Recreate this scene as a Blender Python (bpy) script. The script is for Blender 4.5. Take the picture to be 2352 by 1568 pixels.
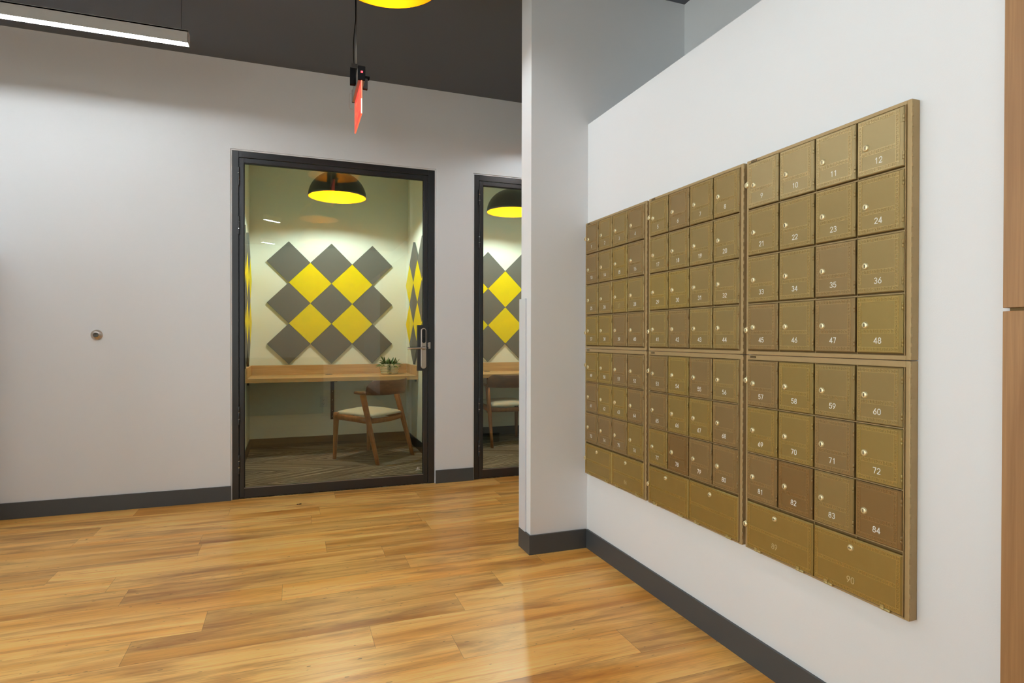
import bpy, bmesh, math, random
from mathutils import Vector, Matrix, Euler
random.seed(7)
S = bpy.context.scene
for o in list(bpy.data.objects): bpy.data.objects.remove(o)
C = S.collection
PI = math.pi
# ---------------------------------------------------------------- camera, world, exposure
cam_d = bpy.data.cameras.new('camera'); cam = bpy.data.objects.new('camera', cam_d); C.objects.link(cam)
H = 1.12
a, b, r = [math.radians(v) for v in (20.328, -0.3551, 0.1177)]
fwd = Vector((math.sin(a)*math.cos(b), math.cos(a)*math.cos(b), math.sin(b)))
rt = Vector((math.cos(a), -math.sin(a), 0)); up = rt.cross(fwd)
rt2 = rt*math.cos(r)+up*math.sin(r); up2 = up*math.cos(r)-rt*math.sin(r)
cam.matrix_world = Matrix(((rt2.x, up2.x, -fwd.x, 0), (rt2.y, up2.y, -fwd.y, 0), (rt2.z, up2.z, -fwd.z, H), (0, 0, 0, 1)))
cam_d.sensor_width = 36; cam_d.lens = 1370.68/2352*36; cam_d.clip_start = 0.02
S.camera = cam
w = bpy.data.worlds.new('world'); S.world = w; w.use_nodes = True
w.node_tree.nodes['Background'].inputs[0].default_value = (0.86, 0.93, 1.0, 1)
w.node_tree.nodes['Background'].inputs[1].default_value = 2.3
S.view_settings.view_transform = 'Standard'; S.view_settings.look = 'None'
S.view_settings.exposure = 1.14; S.view_settings.gamma = 1; S.view_settings.use_curve_mapping = False
# lamp strengths
L_STRIP = 9.8
L_PEND = 118.0
L_ROOM = 520.0

# ---------------------------------------------------------------- materials
def lin(c):
    return tuple(((v/255)/12.92 if v/255 <= 0.04045 else ((v/255+0.055)/1.055)**2.4) for v in c)
def rgb(*c): return (*lin(c), 1)
class NT:
    def __init__(s, name):
        s.m = bpy.data.materials.new(name); s.m.use_nodes = True; s.t = s.m.node_tree
        s.n = s.t.nodes; s.b = s.n['Principled BSDF']; s.out = s.n['Material Output']
    def add(s, typ, **kw):
        n = s.n.new(typ)
        for k, v in kw.items(): setattr(n, k, v)
        return n
    def link(s, x, y): s.t.links.new(x, y)
    def setv(s, sock, v):
        if hasattr(v, 'is_output') or isinstance(v, bpy.types.NodeSocket): s.link(v, sock)
        else: sock.default_value = v
    def math(s, op, x, y=0.0, c=None):
        n = s.add('ShaderNodeMath', operation=op); s.setv(n.inputs[0], x); s.setv(n.inputs[1], y)
        if c is not None: s.setv(n.inputs[2], c)
        return n.outputs[0]
    def mix(s, fac, x, y, blend='MIX'):
        n = s.add('ShaderNodeMix', data_type='RGBA', blend_type=blend)
        s.setv(n.inputs[0], fac); s.setv(n.inputs[6], x); s.setv(n.inputs[7], y); return n.outputs[2]
    def noise(s, vec, scale=5, detail=3, rough=0.5, dist=0):
        n = s.add('ShaderNodeTexNoise'); n.inputs['Scale'].default_value = scale; n.inputs['Detail'].default_value = detail
        n.inputs['Roughness'].default_value = rough; n.inputs['Distortion'].default_value = dist
        if vec is not None: s.link(vec, n.inputs['Vector'])
        return n.outputs['Fac']
    def ramp(s, fac, pts):
        n = s.add('ShaderNodeValToRGB'); e = n.color_ramp.elements
        while len(e) < len(pts): e.new(0.5)
        for i, (p, c) in enumerate(pts):
            e[i].position = p; e[i].color = c if len(c) == 4 else (*c, 1)
        s.link(fac, n.inputs[0]); return n.outputs[0]
    def sep(s, v):
        n = s.add('ShaderNodeSeparateXYZ'); s.link(v, n.inputs[0]); return n.outputs
    def comb(s, x, y, z=0.0):
        n = s.add('ShaderNodeCombineXYZ'); s.setv(n.inputs[0], x); s.setv(n.inputs[1], y); s.setv(n.inputs[2], z); return n.outputs[0]
    def mapping(s, vec, sc=(1, 1, 1), loc=(0, 0, 0)):
        n = s.add('ShaderNodeMapping'); s.link(vec, n.inputs[0]); n.inputs['Scale'].default_value = sc; n.inputs['Location'].default_value = loc
        return n.outputs[0]
    def bump(s, h, strength=0.2, dist=0.001):
        n = s.add('ShaderNodeBump'); n.inputs['Strength'].default_value = strength; n.inputs['Distance'].default_value = dist
        s.link(h, n.inputs['Height']); s.link(n.outputs[0], s.b.inputs['Normal'])
    def obj(s): return s.add('ShaderNodeTexCoord').outputs['Object']
def plain(name, col, rough=0.5, metal=0, spec=0.5, nscale=0, nstr=0.1, ndist=0.0006, cvar=0):
    t = NT(name); c = col if len(col) == 4 else (*col, 1)
    t.b.inputs['Base Color'].default_value = c; t.b.inputs['Roughness'].default_value = rough
    t.b.inputs['Metallic'].default_value = metal; t.b.inputs['Specular IOR Level'].default_value = spec
    v = t.obj()
    if nscale:
        f = t.noise(v, nscale, 3, 0.6); t.bump(f, nstr, ndist)
    if cvar:
        g = t.noise(v, 3.0, 2); d = tuple(x*(1-cvar) for x in c[:3])+(1,)
        t.link(t.mix(g, c, d), t.b.inputs['Base Color'])
    return t.m
def emis(name, col, strength):
    t = NT(name); t.b.inputs['Base Color'].default_value = (*col, 1)
    t.b.inputs['Emission Color'].default_value = (*col, 1); t.b.inputs['Emission Strength'].default_value = strength
    return t.m
M = {}
M['wall'] = plain('wall_paint', (0.78, 0.785, 0.80), 0.6, spec=0.3, nscale=260, nstr=0.25, ndist=0.0008)
M['room_wall'] = plain('cream_wall_paint', (0.82, 0.81, 0.69), 0.6, spec=0.3, nscale=260, nstr=0.2, ndist=0.0006)
M['ceiling'] = plain('charcoal_ceiling_paint', (0.130, 0.140, 0.160), 0.8, spec=0.2, nscale=60, nstr=0.1)
M['room_ceiling'] = plain('meeting_room_ceiling_paint', (0.8, 0.79, 0.72), 0.8, spec=0.2)
M['base'] = plain('grey_vinyl_baseboard', rgb(74, 76, 78), 0.42, nscale=40, nstr=0.05)
M['base_black'] = plain('black_vinyl_baseboard', rgb(22, 22, 23), 0.5)
M['black_metal'] = plain('black_powdercoated_metal', rgb(30, 31, 34), 0.34, metal=0.0, spec=0.8, nscale=300, nstr=0.08)
M['black'] = plain('black_plastic', rgb(14, 14, 15), 0.35)
M['gasket'] = plain('black_rubber_gasket', rgb(8, 8, 8), 0.7)
M['steel'] = plain('satin_nickel', rgb(205, 192, 180), 0.32, metal=1.0)
M['chrome'] = plain('polished_chrome', rgb(225, 225, 225), 0.12, metal=1.0)
M['white_metal'] = plain('white_aluminium_housing', rgb(205, 203, 200), 0.45, spec=0.5)
M['aluminium'] = plain('brushed_aluminium', rgb(160, 155, 150), 0.4, metal=0.8)
M['pvc'] = plain('pale_grey_pvc', rgb(214, 216, 222), 0.35)
M['white_plastic'] = plain('white_plastic', rgb(225, 222, 215), 0.35)
M['cable'] = plain('grey_cable', rgb(70, 70, 72), 0.5)
M['shade_black'] = plain('satin_black_enamel', rgb(52, 48, 40), 0.38, spec=0.6)
M['gold'] = plain('gold_leaf_lining', (0.42, 0.122, 0.0015), 0.62, metal=1.0)
M['bulb'] = emis('pendant_bulb_glow', (0.78, 0.93, 1.0), L_PEND)
M['bulb_room'] = emis('room_bulb_glow', (0.72, 0.96, 0.98), L_ROOM)
def lensmat():
    # wide-beam linear optic: even intensity out to the horizontal, nothing above it
    t = NT('strip_diffuser_glow'); t.b.inputs['Base Color'].default_value = (0.8, 0.8, 0.8, 1)
    g = t.add('ShaderNodeNewGeometry'); d = t.add('ShaderNodeVectorMath', operation='DOT_PRODUCT')
    t.link(g.outputs['Normal'], d.inputs[0]); t.link(g.outputs['Incoming'], d.inputs[1])
    st = t.math('DIVIDE', L_STRIP, t.math('MAXIMUM', t.math('ABSOLUTE', d.outputs['Value']), 0.12))
    t.b.inputs['Emission Color'].default_value = (0.90, 0.965, 1.0, 1); t.link(st, t.b.inputs['Emission Strength']); return t.m
M['lens'] = lensmat()
M['red_glow'] = emis('red_indicator_glow', (1.0, 0.02, 0.03), 3)
M['felt_grey'] = plain('grey_felt', rgb(112, 108, 100), 0.95, spec=0.1, nscale=500, nstr=0.5, ndist=0.001, cvar=0.06)
M['felt_yellow'] = plain('yellow_felt', rgb(238, 212, 6), 0.95, spec=0.1, nscale=500, nstr=0.5, ndist=0.001, cvar=0.04)
M['pot'] = plain('glazed_cream_ceramic', rgb(222, 214, 190), 0.28, nscale=120, nstr=0.1)
M['soil'] = plain('potting_soil', rgb(40, 30, 22), 0.95, nscale=200, nstr=0.8)
M['seat'] = plain('pale_grey_upholstery', rgb(196, 190, 172), 0.85, spec=0.2, nscale=700, nstr=0.4, ndist=0.0008, cvar=0.08)
M['keyslot'] = plain('dark_keyway', rgb(38, 24, 8), 0.6)
M['brass'] = plain('pale_brass_lock', rgb(238, 224, 180), 0.38, metal=0.7)
M['digit'] = plain('white_engraved_paint', rgb(236, 232, 222), 0.6)
M['digit_faint'] = plain('faded_engraved_paint', rgb(204, 182, 128), 0.6)
M['matte_black'] = plain('matte_black_plastic', rgb(12, 11, 11), 0.75, spec=0.1)
M['plate_dark'] = plain('bronze_name_plate', rgb(72, 58, 34), 0.4, metal=0.5)
M['bracket'] = plain('dark_bronze_steel', rgb(48, 30, 20), 0.45, metal=0.3)

def leafmat():
    t = NT('green_leaf'); v = t.obj(); f = t.noise(v, 40, 2)
    t.link(t.ramp(f, [(0.3, rgb(38, 70, 24)), (0.7, rgb(92, 134, 60))]), t.b.inputs['Base Color'])
    t.b.inputs['Roughness'].default_value = 0.45; return t.m
M['leaf'] = leafmat()

def wood(name, c_dark, c_light, axis=0, rough=0.42, sc=1.0, line=0.35):
    t = NT(name); v = t.obj()
    s1 = [26*sc]*3; s1[axis] = 1.3*sc
    s2 = [160*sc]*3; s2[axis] = 4*sc
    n1 = t.noise(t.mapping(v, tuple(s1)), 1.0, 4, 0.6, 0.6)
    n2 = t.noise(t.mapping(v, tuple(s2)), 1.0, 2, 0.5)
    base = t.ramp(n1, [(0.32, c_dark), (0.68, c_light)])
    col = t.mix(t.math('MULTIPLY', t.ramp(n2, [(0.42, (1, 1, 1)), (0.6, (0, 0, 0))]), line), base, c_dark)
    t.link(col, t.b.inputs['Base Color']); t.b.inputs['Roughness'].default_value = rough
    t.bump(n2, 0.08, 0.0004); return t.m
M['oak_h'] = wood('oak_laminate_horizontal', rgb(182, 142, 92), rgb(216, 178, 126), 0)
M['oak_v'] = wood('oak_veneer_vertical', rgb(148, 106, 66), rgb(180, 136, 90), 2, rough=0.45)
M['walnut'] = wood('walnut_chair_wood', rgb(124, 72, 34), rgb(170, 108, 56), 2, rough=0.4)
M['walnut_back'] = wood('dark_walnut_veneer', rgb(84, 50, 30), rgb(122, 76, 48), 0, rough=0.4)
M['counter'] = wood('dark_counter_wood', rgb(52, 38, 26), rgb(78, 58, 42), 2, rough=0.5)

def mailmat(name, tint, lift=1.0):
    # satin lacquered brass; the tint of every door comes from its own object colour
    t = NT(name); v = t.obj()
    n1 = t.noise(v, 14, 4, 0.65); n2 = t.noise(v, 1400, 2, 0.6)
    if tint:
        col = t.add('ShaderNodeObjectInfo').outputs['Color']
    else:
        c = t.add('ShaderNodeRGB'); c.outputs[0].default_value = rgb(182, 156, 112); col = c.outputs[0]
    dark = t.mix(1.0, col, (0.86, 0.83, 0.76, 1), 'MULTIPLY')
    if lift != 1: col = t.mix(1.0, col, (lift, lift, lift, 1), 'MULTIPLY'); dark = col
    t.link(t.mix(n1, col, dark), t.b.inputs['Base Color'])
    t.b.inputs['Metallic'].default_value = 0.55 if tint else 0.35
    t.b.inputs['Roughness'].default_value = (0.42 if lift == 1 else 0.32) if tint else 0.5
    t.bump(n2, 0.3, 0.0004); return t.m
M['mail_door'] = mailmat('brass_lacquer_door', True)
M['mail_relief'] = mailmat('polished_raised_relief', True, 1.6)  # raised bars tinted lighter, so their metal glint is put into the colour
M['mail_frame'] = mailmat('brass_lacquer_frame', False)
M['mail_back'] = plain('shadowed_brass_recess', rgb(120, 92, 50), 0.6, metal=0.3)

def glassmat():
    t = NT('clear_door_glass'); t.n.remove(t.b)
    tr = t.add('ShaderNodeBsdfTransparent'); tr.inputs[0].default_value = (0.93, 0.95, 0.91, 1)
    gl = t.add('ShaderNodeBsdfGlossy'); gl.inputs['Roughness'].default_value = 0.0; gl.inputs[0].default_value = (1, 1, 1, 1)
    fr = t.add('ShaderNodeFresnel'); fr.inputs[0].default_value = 1.5
    mx = t.add('ShaderNodeMixShader'); t.link(fr.outputs[0], mx.inputs[0]); t.link(tr.outputs[0], mx.inputs[1]); t.link(gl.outputs[0], mx.inputs[2])
    t.link(mx.outputs[0], t.out.inputs[0]); return t.m
M['glass'] = glassmat()
def acrylic():
    t = NT('edge_lit_red_acrylic'); b_ = t.b
    b_.inputs['Base Color'].default_value = (0.45, 0.02, 0.015, 1); b_.inputs['Roughness'].default_value = 0.5
    b_.inputs['Emission Color'].default_value = (1.0, 0.075, 0.05, 1); b_.inputs['Emission Strength'].default_value = 0.36
    return t.m
M['acrylic'] = acrylic()
M['acrylic_edge'] = emis('bright_acrylic_edge', (1.0, 0.13, 0.06), .5)
M['acrylic_white'] = emis('white_hot_acrylic_edge', (1.0, 0.55, 0.50), .42)

def floormat():
    t = NT('honey_plank_floor')
    uv = t.add('ShaderNodeUVMap', uv_map='UVMap').outputs[0]; x, y, _ = t.sep(uv)
    at = t.add('ShaderNodeAttribute', attribute_name='plank'); r1, r2, r3 = t.sep(at.outputs['Vector'])
    ox = t.math('MULTIPLY', r1, 53.0); oz = t.math('MULTIPLY', r2, 31.0)
    def vec(sx, sy): return t.comb(t.math('ADD', t.math('MULTIPLY', x, sx), ox), t.math('ADD', t.math('MULTIPLY', y, sy), oz), oz)
    big = t.noise(vec(0.7, 8.0), 1.0, 3, 0.5, 0.35)        # broad flowing figure
    mid = t.noise(vec(1.3, 24.0), 1.0, 4, 0.6, 0.3)
    fine = t.noise(vec(7, 230.0), 1.0, 2, 0.5)
    smud = t.noise(vec(1.7, 8.0), 1.0, 4, 0.6, 0.5)       # brown mineral smudges and knots
    speck = t.noise(vec(30, 90), 1.0, 1, 0.5)
    base = t.ramp(big, [(0.28, rgb(208, 140, 56)), (0.42, rgb(240, 180, 90)), (0.58, rgb(255, 208, 124)), (0.74, rgb(216, 148, 66))])
    streak = t.ramp(mid, [(0.34, (1, 1, 1)), (0.47, (0, 0, 0))])
    c1 = t.mix(t.math('MULTIPLY', streak, 0.5), base, rgb(184, 112, 48))
    sm = t.ramp(smud, [(0.50, (0, 0, 0)), (0.72, (1, 1, 1))])
    c2 = t.mix(t.math('MULTIPLY', sm, 0.72), c1, rgb(156, 92, 38))
    c3 = t.mix(t.math('MULTIPLY', t.ramp(fine, [(0.4, (1, 1, 1)), (0.55, (0, 0, 0))]), 0.18), c2, rgb(150, 92, 42))
    sp = t.ramp(speck, [(0.75, (0, 0, 0)), (0.77, (1, 1, 1))])
    c4 = t.mix(t.math('MULTIPLY', sp, 0.55), c3, rgb(84, 48, 20))
    tone = t.ramp(r3, [(0.0, (0.90, 0.83, 0.76)), (0.45, (1.10, 1.06, 1.0)), (1.0, (1.24, 1.22, 1.18))])
    c5 = t.mix(1.0, c4, tone, 'MULTIPLY')
    # seams
    e1 = t.math('MINIMUM', y, t.math('SUBTRACT', 0.1775, y))
    seam = t.math('LESS_THAN', e1, 0.0008)
    seamx = t.math('LESS_THAN', x, 0.0016)
    s = t.math('MAXIMUM', t.math('MULTIPLY', seam, 0.5), t.math('MULTIPLY', seamx, 0.55))
    t.link(t.mix(s, c5, rgb(120, 74, 34)), t.b.inputs['Base Color'])
    t.b.inputs['Roughness'].default_value = 0.33; t.b.inputs['Specular IOR Level'].default_value = 0.42
    t.bump(fine, 0.08, 0.0004); return t.m
M['floor'] = floormat()

def carpetmat():
    t = NT('chevron_carpet'); v = t.obj(); x, y, _ = t.sep(v)
    P_ = 0.42
    fold = t.math('PINGPONG', t.math('ADD', y, 0.12), P_)          # zigzag folds along y
    q = t.math('ADD', x, t.math('MULTIPLY', fold, -2.0))
    along = t.math('ADD', y, t.math('MULTIPLY', x, 0.3))
    n1 = t.noise(t.comb(t.math('MULTIPLY', along, 1.2), t.math('MULTIPLY', q, 30), 0.0), 1.0, 3, 0.7)
    n2 = t.noise(t.comb(t.math('MULTIPLY', along, 3.0), t.math('MULTIPLY', q, 90), 4.0), 1.0, 2, 0.6)
    s = t.math('ADD', t.math('MULTIPLY', n1, 0.65), t.math('MULTIPLY', n2, 0.35))
    t.link(t.ramp(s, [(0.38, rgb(46, 42, 36)), (0.5, rgb(94, 88, 78)), (0.6, rgb(172, 164, 148))]), t.b.inputs['Base Color'])
    t.b.inputs['Roughness'].default_value = 0.95; t.b.inputs['Specular IOR Level'].default_value = 0.1
    t.bump(n2, 0.6, 0.003); return t.m
M['carpet'] = carpetmat()

# ---------------------------------------------------------------- mesh helpers
def bx(bm, x0, x1, y0, y1, z0, z1, bev=0.0, seg=2, mi=0, mat=None):
    if x1 < x0: x0, x1 = x1, x0
    if y1 < y0: y0, y1 = y1, y0
    if z1 < z0: z0, z1 = z1, z0
    t = bmesh.new()
    vs = [t.verts.new(p) for p in ((x0, y0, z0), (x1, y0, z0), (x1, y1, z0), (x0, y1, z0), (x0, y0, z1), (x1, y0, z1), (x1, y1, z1), (x0, y1, z1))]
    for f in ((0, 3, 2, 1), (4, 5, 6, 7), (0, 1, 5, 4), (1, 2, 6, 5), (2, 3, 7, 6), (3, 0, 4, 7)): t.faces.new([vs[i] for i in f])
    if bev: bmesh.ops.bevel(t, geom=list(t.edges), offset=bev, segments=seg, affect='EDGES', profile=0.7)
    merge(bm, t, mi, mat)
def merge(bm, t, mi=0, mat=None):
    if mat is not None: bmesh.ops.transform(t, matrix=mat, verts=t.verts)
    m = {}
    for v in t.verts: m[v] = bm.verts.new(v.co)
    for f in t.faces:
        try:
            g = bm.faces.new([m[v] for v in f.verts]); g.material_index = mi if mi is not None else f.material_index; g.smooth = f.smooth
        except ValueError: pass
    t.free()
def lathe(bm, prof, n=32, mi=0, mat=None, cap0=False, cap1=False):
    t = bmesh.new(); rings = []
    for (rr, z) in prof:
        rings.append([t.verts.new((rr*math.cos(2*PI*k/n), rr*math.sin(2*PI*k/n), z)) for k in range(n)])
    for i in range(len(rings)-1):
        for k in range(n):
            f = t.faces.new((rings[i][k], rings[i][(k+1) % n], rings[i+1][(k+1) % n], rings[i+1][k])); f.smooth = True
    if cap0: t.faces.new(list(reversed(rings[0])))
    if cap1: t.faces.new(rings[-1])
    merge(bm, t, mi, mat)
def tube(bm, pts, rad, n=10, mi=0, flat=1.0, cap=True):
    pts = [Vector(p) for p in pts]; t = bmesh.new(); rings = []
    rads = rad if isinstance(rad, (list, tuple)) else [rad]*len(pts)
    ref = None
    for i, p in enumerate(pts):
        d = (pts[min(i+1, len(pts)-1)]-pts[max(i-1, 0)]).normalized()
        if ref is None: ref = Vector((0, 0, 1)) if abs(d.z) < 0.9 else Vector((1, 0, 0))
        s = d.cross(ref).normalized(); u = s.cross(d).normalized(); ref = u
        rings.append([t.verts.new(p+s*math.cos(2*PI*k/n)*rads[i]+u*math.sin(2*PI*k/n)*rads[i]*flat) for k in range(n)])
    for i in range(len(rings)-1):
        for k in range(n):
            f = t.faces.new((rings[i][k], rings[i][(k+1) % n], rings[i+1][(k+1) % n], rings[i+1][k])); f.smooth = True
    if cap: t.faces.new(list(reversed(rings[0]))); t.faces.new(rings[-1])
    bmesh.ops.recalc_face_normals(t, faces=t.faces)
    merge(bm, t, mi)
def loft(bm, secs, mi=0, smooth=True, cap=True):
    t = bmesh.new(); rings = [[t.verts.new(p) for p in s] for s in secs]; n = len(secs[0])
    for i in range(len(rings)-1):
        for k in range(n):
            f = t.faces.new((rings[i][k], rings[i][(k+1) % n], rings[i+1][(k+1) % n], rings[i+1][k])); f.smooth = smooth
    if cap: t.faces.new(list(reversed(rings[0]))); t.faces.new(rings[-1])
    bmesh.ops.recalc_face_normals(t, faces=t.faces); merge(bm, t, mi)
def mesh(name, bm, mats):
    me = bpy.data.meshes.new(name); bm.to_mesh(me); bm.free()
    for m in (mats if isinstance(mats, (list, tuple)) else [mats]): me.materials.append(m)
    return me
def obj(name, me, mats=None, parent=None, loc=(0, 0, 0), rot=None):
    if isinstance(me, bmesh.types.BMesh): me = mesh(name, me, mats)
    o = bpy.data.objects.new(name, me); C.objects.link(o); o.location = loc
    if rot is not None: o.rotation_euler = rot
    if parent is not None: o.parent = parent
    return o
def tag(o, label, cat, group=None):
    o['label'] = label; o['category'] = cat
    if group: o['group'] = group
    return o
def thing(name, label, cat, loc=(0, 0, 0), rot=(0, 0, 0), group=None):
    o = bpy.data.objects.new(name, None); C.objects.link(o); o.location = loc; o.rotation_euler = rot
    o.empty_display_size = 0.05
    return tag(o, label, cat, group)
def struct(name, bm, mats, parent=None):
    o = obj(name, bm, mats, parent)
    if parent is None: o['kind'] = 'structure'
    return o
def B(): return bmesh.new()

# ---------------------------------------------------------------- the setting
XM, YB, YP, YF, XE, XR = 1.488, 4.504, 2.8536, 2.990, 1.161, 2.100
ZC, ZT = 3.016, 2.2586
XL, YN, XFR = -3.6, -4.2, 4.2          # left, near and far-right limits of the corridor
DX = 1.731                             # second door is one bay to the right
O0, O1, OZ = -0.388, 1.046, 2.412      # door opening
bm = B()
bx(bm, XL, O0, YB, YB+.12, 0, ZC); bx(bm, O1, O0+DX, YB, YB+.12, 0, ZC)
bx(bm, O0, O1, YB, YB+.12, OZ, ZC); bx(bm, O0+DX, O1+DX, YB, YB+.12, OZ, ZC)
bx(bm, O1+DX, XFR, YB, YB+.12, 0, ZC)
struct('wall_back', bm, M['wall'])
bm = B(); bx(bm, XE, XR, YP, YF, 0, ZC); struct('wall_partition', bm, M['wall'])
bm = B(); bx(bm, XM, XR-.001, YN, YP, 0, ZT); struct('wall_right', bm, M['wall'])
bm = B(); bx(bm, XR, XR+.12, YN, YF, 0, ZC); struct('wall_right_upper', bm, M['wall'])
bm = B(); bx(bm, XFR, XFR+.12, YF, YB, 0, ZC); struct('wall_right_far', bm, M['wall'])
bm = B(); bx(bm, XR+.12, XFR, YF-.12, YF, 0, ZC); struct('wall_right_inner', bm, M['wall'])
bm = B(); WY0, WY1, WZ0, WZ1 = -3.8, 3.0, .30, 2.35
bx(bm, XL-.12, XL, YN, YB+.12, 0, WZ0); bx(bm, XL-.12, XL, YN, YB+.12, WZ1, ZC); bx(bm, XL-.12, XL, YN, WY0, WZ0, WZ1); bx(bm, XL-.12, XL, WY1, YB+.12, WZ0, WZ1)
struct('wall_left', bm, M['wall'])
bm = B()
for k in range(5):
    y_ = WY0+(WY1-WY0)*k/4; bx(bm, XL-.09, XL-.03, max(WY0, y_-.03), min(WY1, y_+.03), WZ0, WZ1)
bx(bm, XL-.09, XL-.03, WY0, WY1, WZ0, WZ0+.05); bx(bm, XL-.09, XL-.03, WY0, WY1, WZ1-.05, WZ1)
wn = struct('window_1', bm, M['black_metal'])  # added glazed opening, unseen, lets in sky light as fill for the mail wall
bm = B(); bx(bm, XL-.064, XL-.058, WY0, WY1, WZ0+.05, WZ1-.05); obj('window_pane', bm, M['glass'], wn)
bm = B(); NX0, NX1 = -3.45, -1.25
bx(bm, XL-.12, XR, YN-.12, YN, 0, .3); bx(bm, XL-.12, XR, YN-.12, YN, 2.2, ZC); bx(bm, XL-.12, NX0, YN-.12, YN, .3, 2.2); bx(bm, NX1, XR, YN-.12, YN, .3, 2.2)
struct('wall_near', bm, M['wall'])
bm = B()
for k in range(3):
    x_ = NX0+(NX1-NX0)*k/2; bx(bm, max(NX0, x_-.03), min(NX1, x_+.03), YN-.09, YN-.03, .3, 2.2)
bx(bm, NX0, NX1, YN-.09, YN-.03, .3, .35); bx(bm, NX0, NX1, YN-.09, YN-.03, 2.15, 2.2)
wn = struct('window_2', bm, M['black_metal'])  # second added opening, behind the camera, for fill on the back wall
bm = B(); bx(bm, NX0, NX1, YN-.064, YN-.058, .35, 2.15); obj('window_pane', bm, M['glass'], wn)
bm = B(); bx(bm, -2.6, -1.697, 3.9, YB-.001, 0, 1.64); struct('wall_left_low', bm, M['wall'])  # unseen cabinet stand-in, placed to darken the back wall at the left frame edge
bm = B(); bx(bm, XL-.12, XFR+.12, YN-.12, YB+.12, ZC, ZC+.1); struct('ceiling', bm, M['ceiling'])

# plank floor: every plank is a face of the floor mesh carrying its own tone
W_, LN = 0.1775, 1.22
known = {}
def row(y): return round((y-1.826)/W_)
for y0, x in ((2.7135, -0.037), (2.536, -0.32), (2.181, 0.285), (2.003, 0.566), (1.826, 1.171), (3.069, -0.766), (2.358, -0.55), (1.6485, 0.30), (1.471, -0.15)):
    known[row(y0)] = x
bm = B(); uvl = bm.loops.layers.uv.new('UVMap'); cl = bm.loops.layers.float_color.new('plank')
for k in range(-35, 17):
    y0 = 1.826+k*W_; y1 = y0+W_
    if y1 < YN-.2 or y0 > YB+.14: continue
    x0 = known.get(k, random.uniform(0, LN)); x0 -= math.ceil((x0-XL+.1)/LN)*LN
    while x0 < XFR:
        vs = [bm.verts.new(p) for p in ((x0, y0, 0), (x0+LN, y0, 0), (x0+LN, y1, 0), (x0, y1, 0))]
        f = bm.faces.new(vs); cc = (random.random(), random.random(), random.random(), 1)
        for l, uvp in zip(f.loops, ((0, 0), (LN, 0), (LN, W_), (0, W_))): l[uvl].uv = uvp; l[cl] = cc
        x0 += LN
o = struct('floor', bm, M['floor'])
bm = B(); bx(bm, XL, XFR, YN, YB+.12, -.1, -.004); struct('floor_slab', bm, M['base'])

def baseboard(name, segs, mat, h=0.1, t=0.009, group=None):
    bm = B()
    for (x0, x1, y0, y1) in segs: bx(bm, x0, x1, y0, y1, 0, h)
    return struct(name, bm, mat)
t_ = 0.010
baseboard('baseboard_back', [(XL, O0+.003, YB-t_, YB), (O1-.003, O0+DX+.003, YB-t_, YB), (O1+DX, XFR, YB-t_, YB)], M['base'])
baseboard('baseboard_partition', [(XE, XM-t_, YP-t_, YP), (XE-t_, XE, YP-t_, YF+t_), (XE, XR, YF, YF+t_)], M['base'])
baseboard('baseboard_right', [(XM-t_, XM, YN, YP-t_)], M['base'])

# door opening beads (drywall trim showing as a thin step around each frame)
for i, dx in ((1, 0), (2, DX)):
    bm = B()
    bx(bm, O0+dx+.001, O0+dx+.009, YB+.006, YB+.04, 0, OZ-.001); bx(bm, O1+dx-.009, O1+dx-.001, YB+.006, YB+.04, 0, OZ-.001)
    bx(bm, O0+dx+.009, O1+dx-.009, YB+.006, YB+.04, OZ-.009, OZ-.001)
    struct('trim_%d' % i, bm, M['wall'])

# meeting rooms
RB, RY0 = 6.5, YB+.12
ROOMS = [(-0.389, 1.195), (1.320, 2.905)]
for i, (x0, x1) in enumerate(ROOMS):
    n = ('first', 'second')[i]
    bm = B(); bx(bm, x0-.06, x1+.06, RB, RB+.1, 0, ZC); struct('wall_%s_room_back' % n, bm, M['room_wall'])
    bm = B(); bx(bm, x0-.06, x0, RY0, RB, 0, ZC); struct('wall_%s_room_left' % n, bm, M['room_wall'])
    bm = B(); bx(bm, x1, x1+.06, RY0, RB, 0, ZC); struct('wall_%s_room_right' % n, bm, M['room_wall'])
    bm = B(); bx(bm, x0, x1, YB+.121, RB, ZC-.02, ZC+.06); struct('ceiling_%s_room' % n, bm, M['room_ceiling'])
    bm = B(); bx(bm, max(x0, O0+i*DX), x1, RY0-.10, RB, -.02, .003); struct('floor_%s_room' % n, bm, M['carpet'])
    bm = B(); bx(bm, x0+.008, x1-.008, RB-.008, RB, .003, .1, .002); bx(bm, x0, x0+.008, RY0, RB, .003, .1, .002); bx(bm, x1-.008, x1, RY0, RB, .003, .1, .002)
    struct('baseboard_%s_room' % n, bm, M['base_black'])

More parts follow.
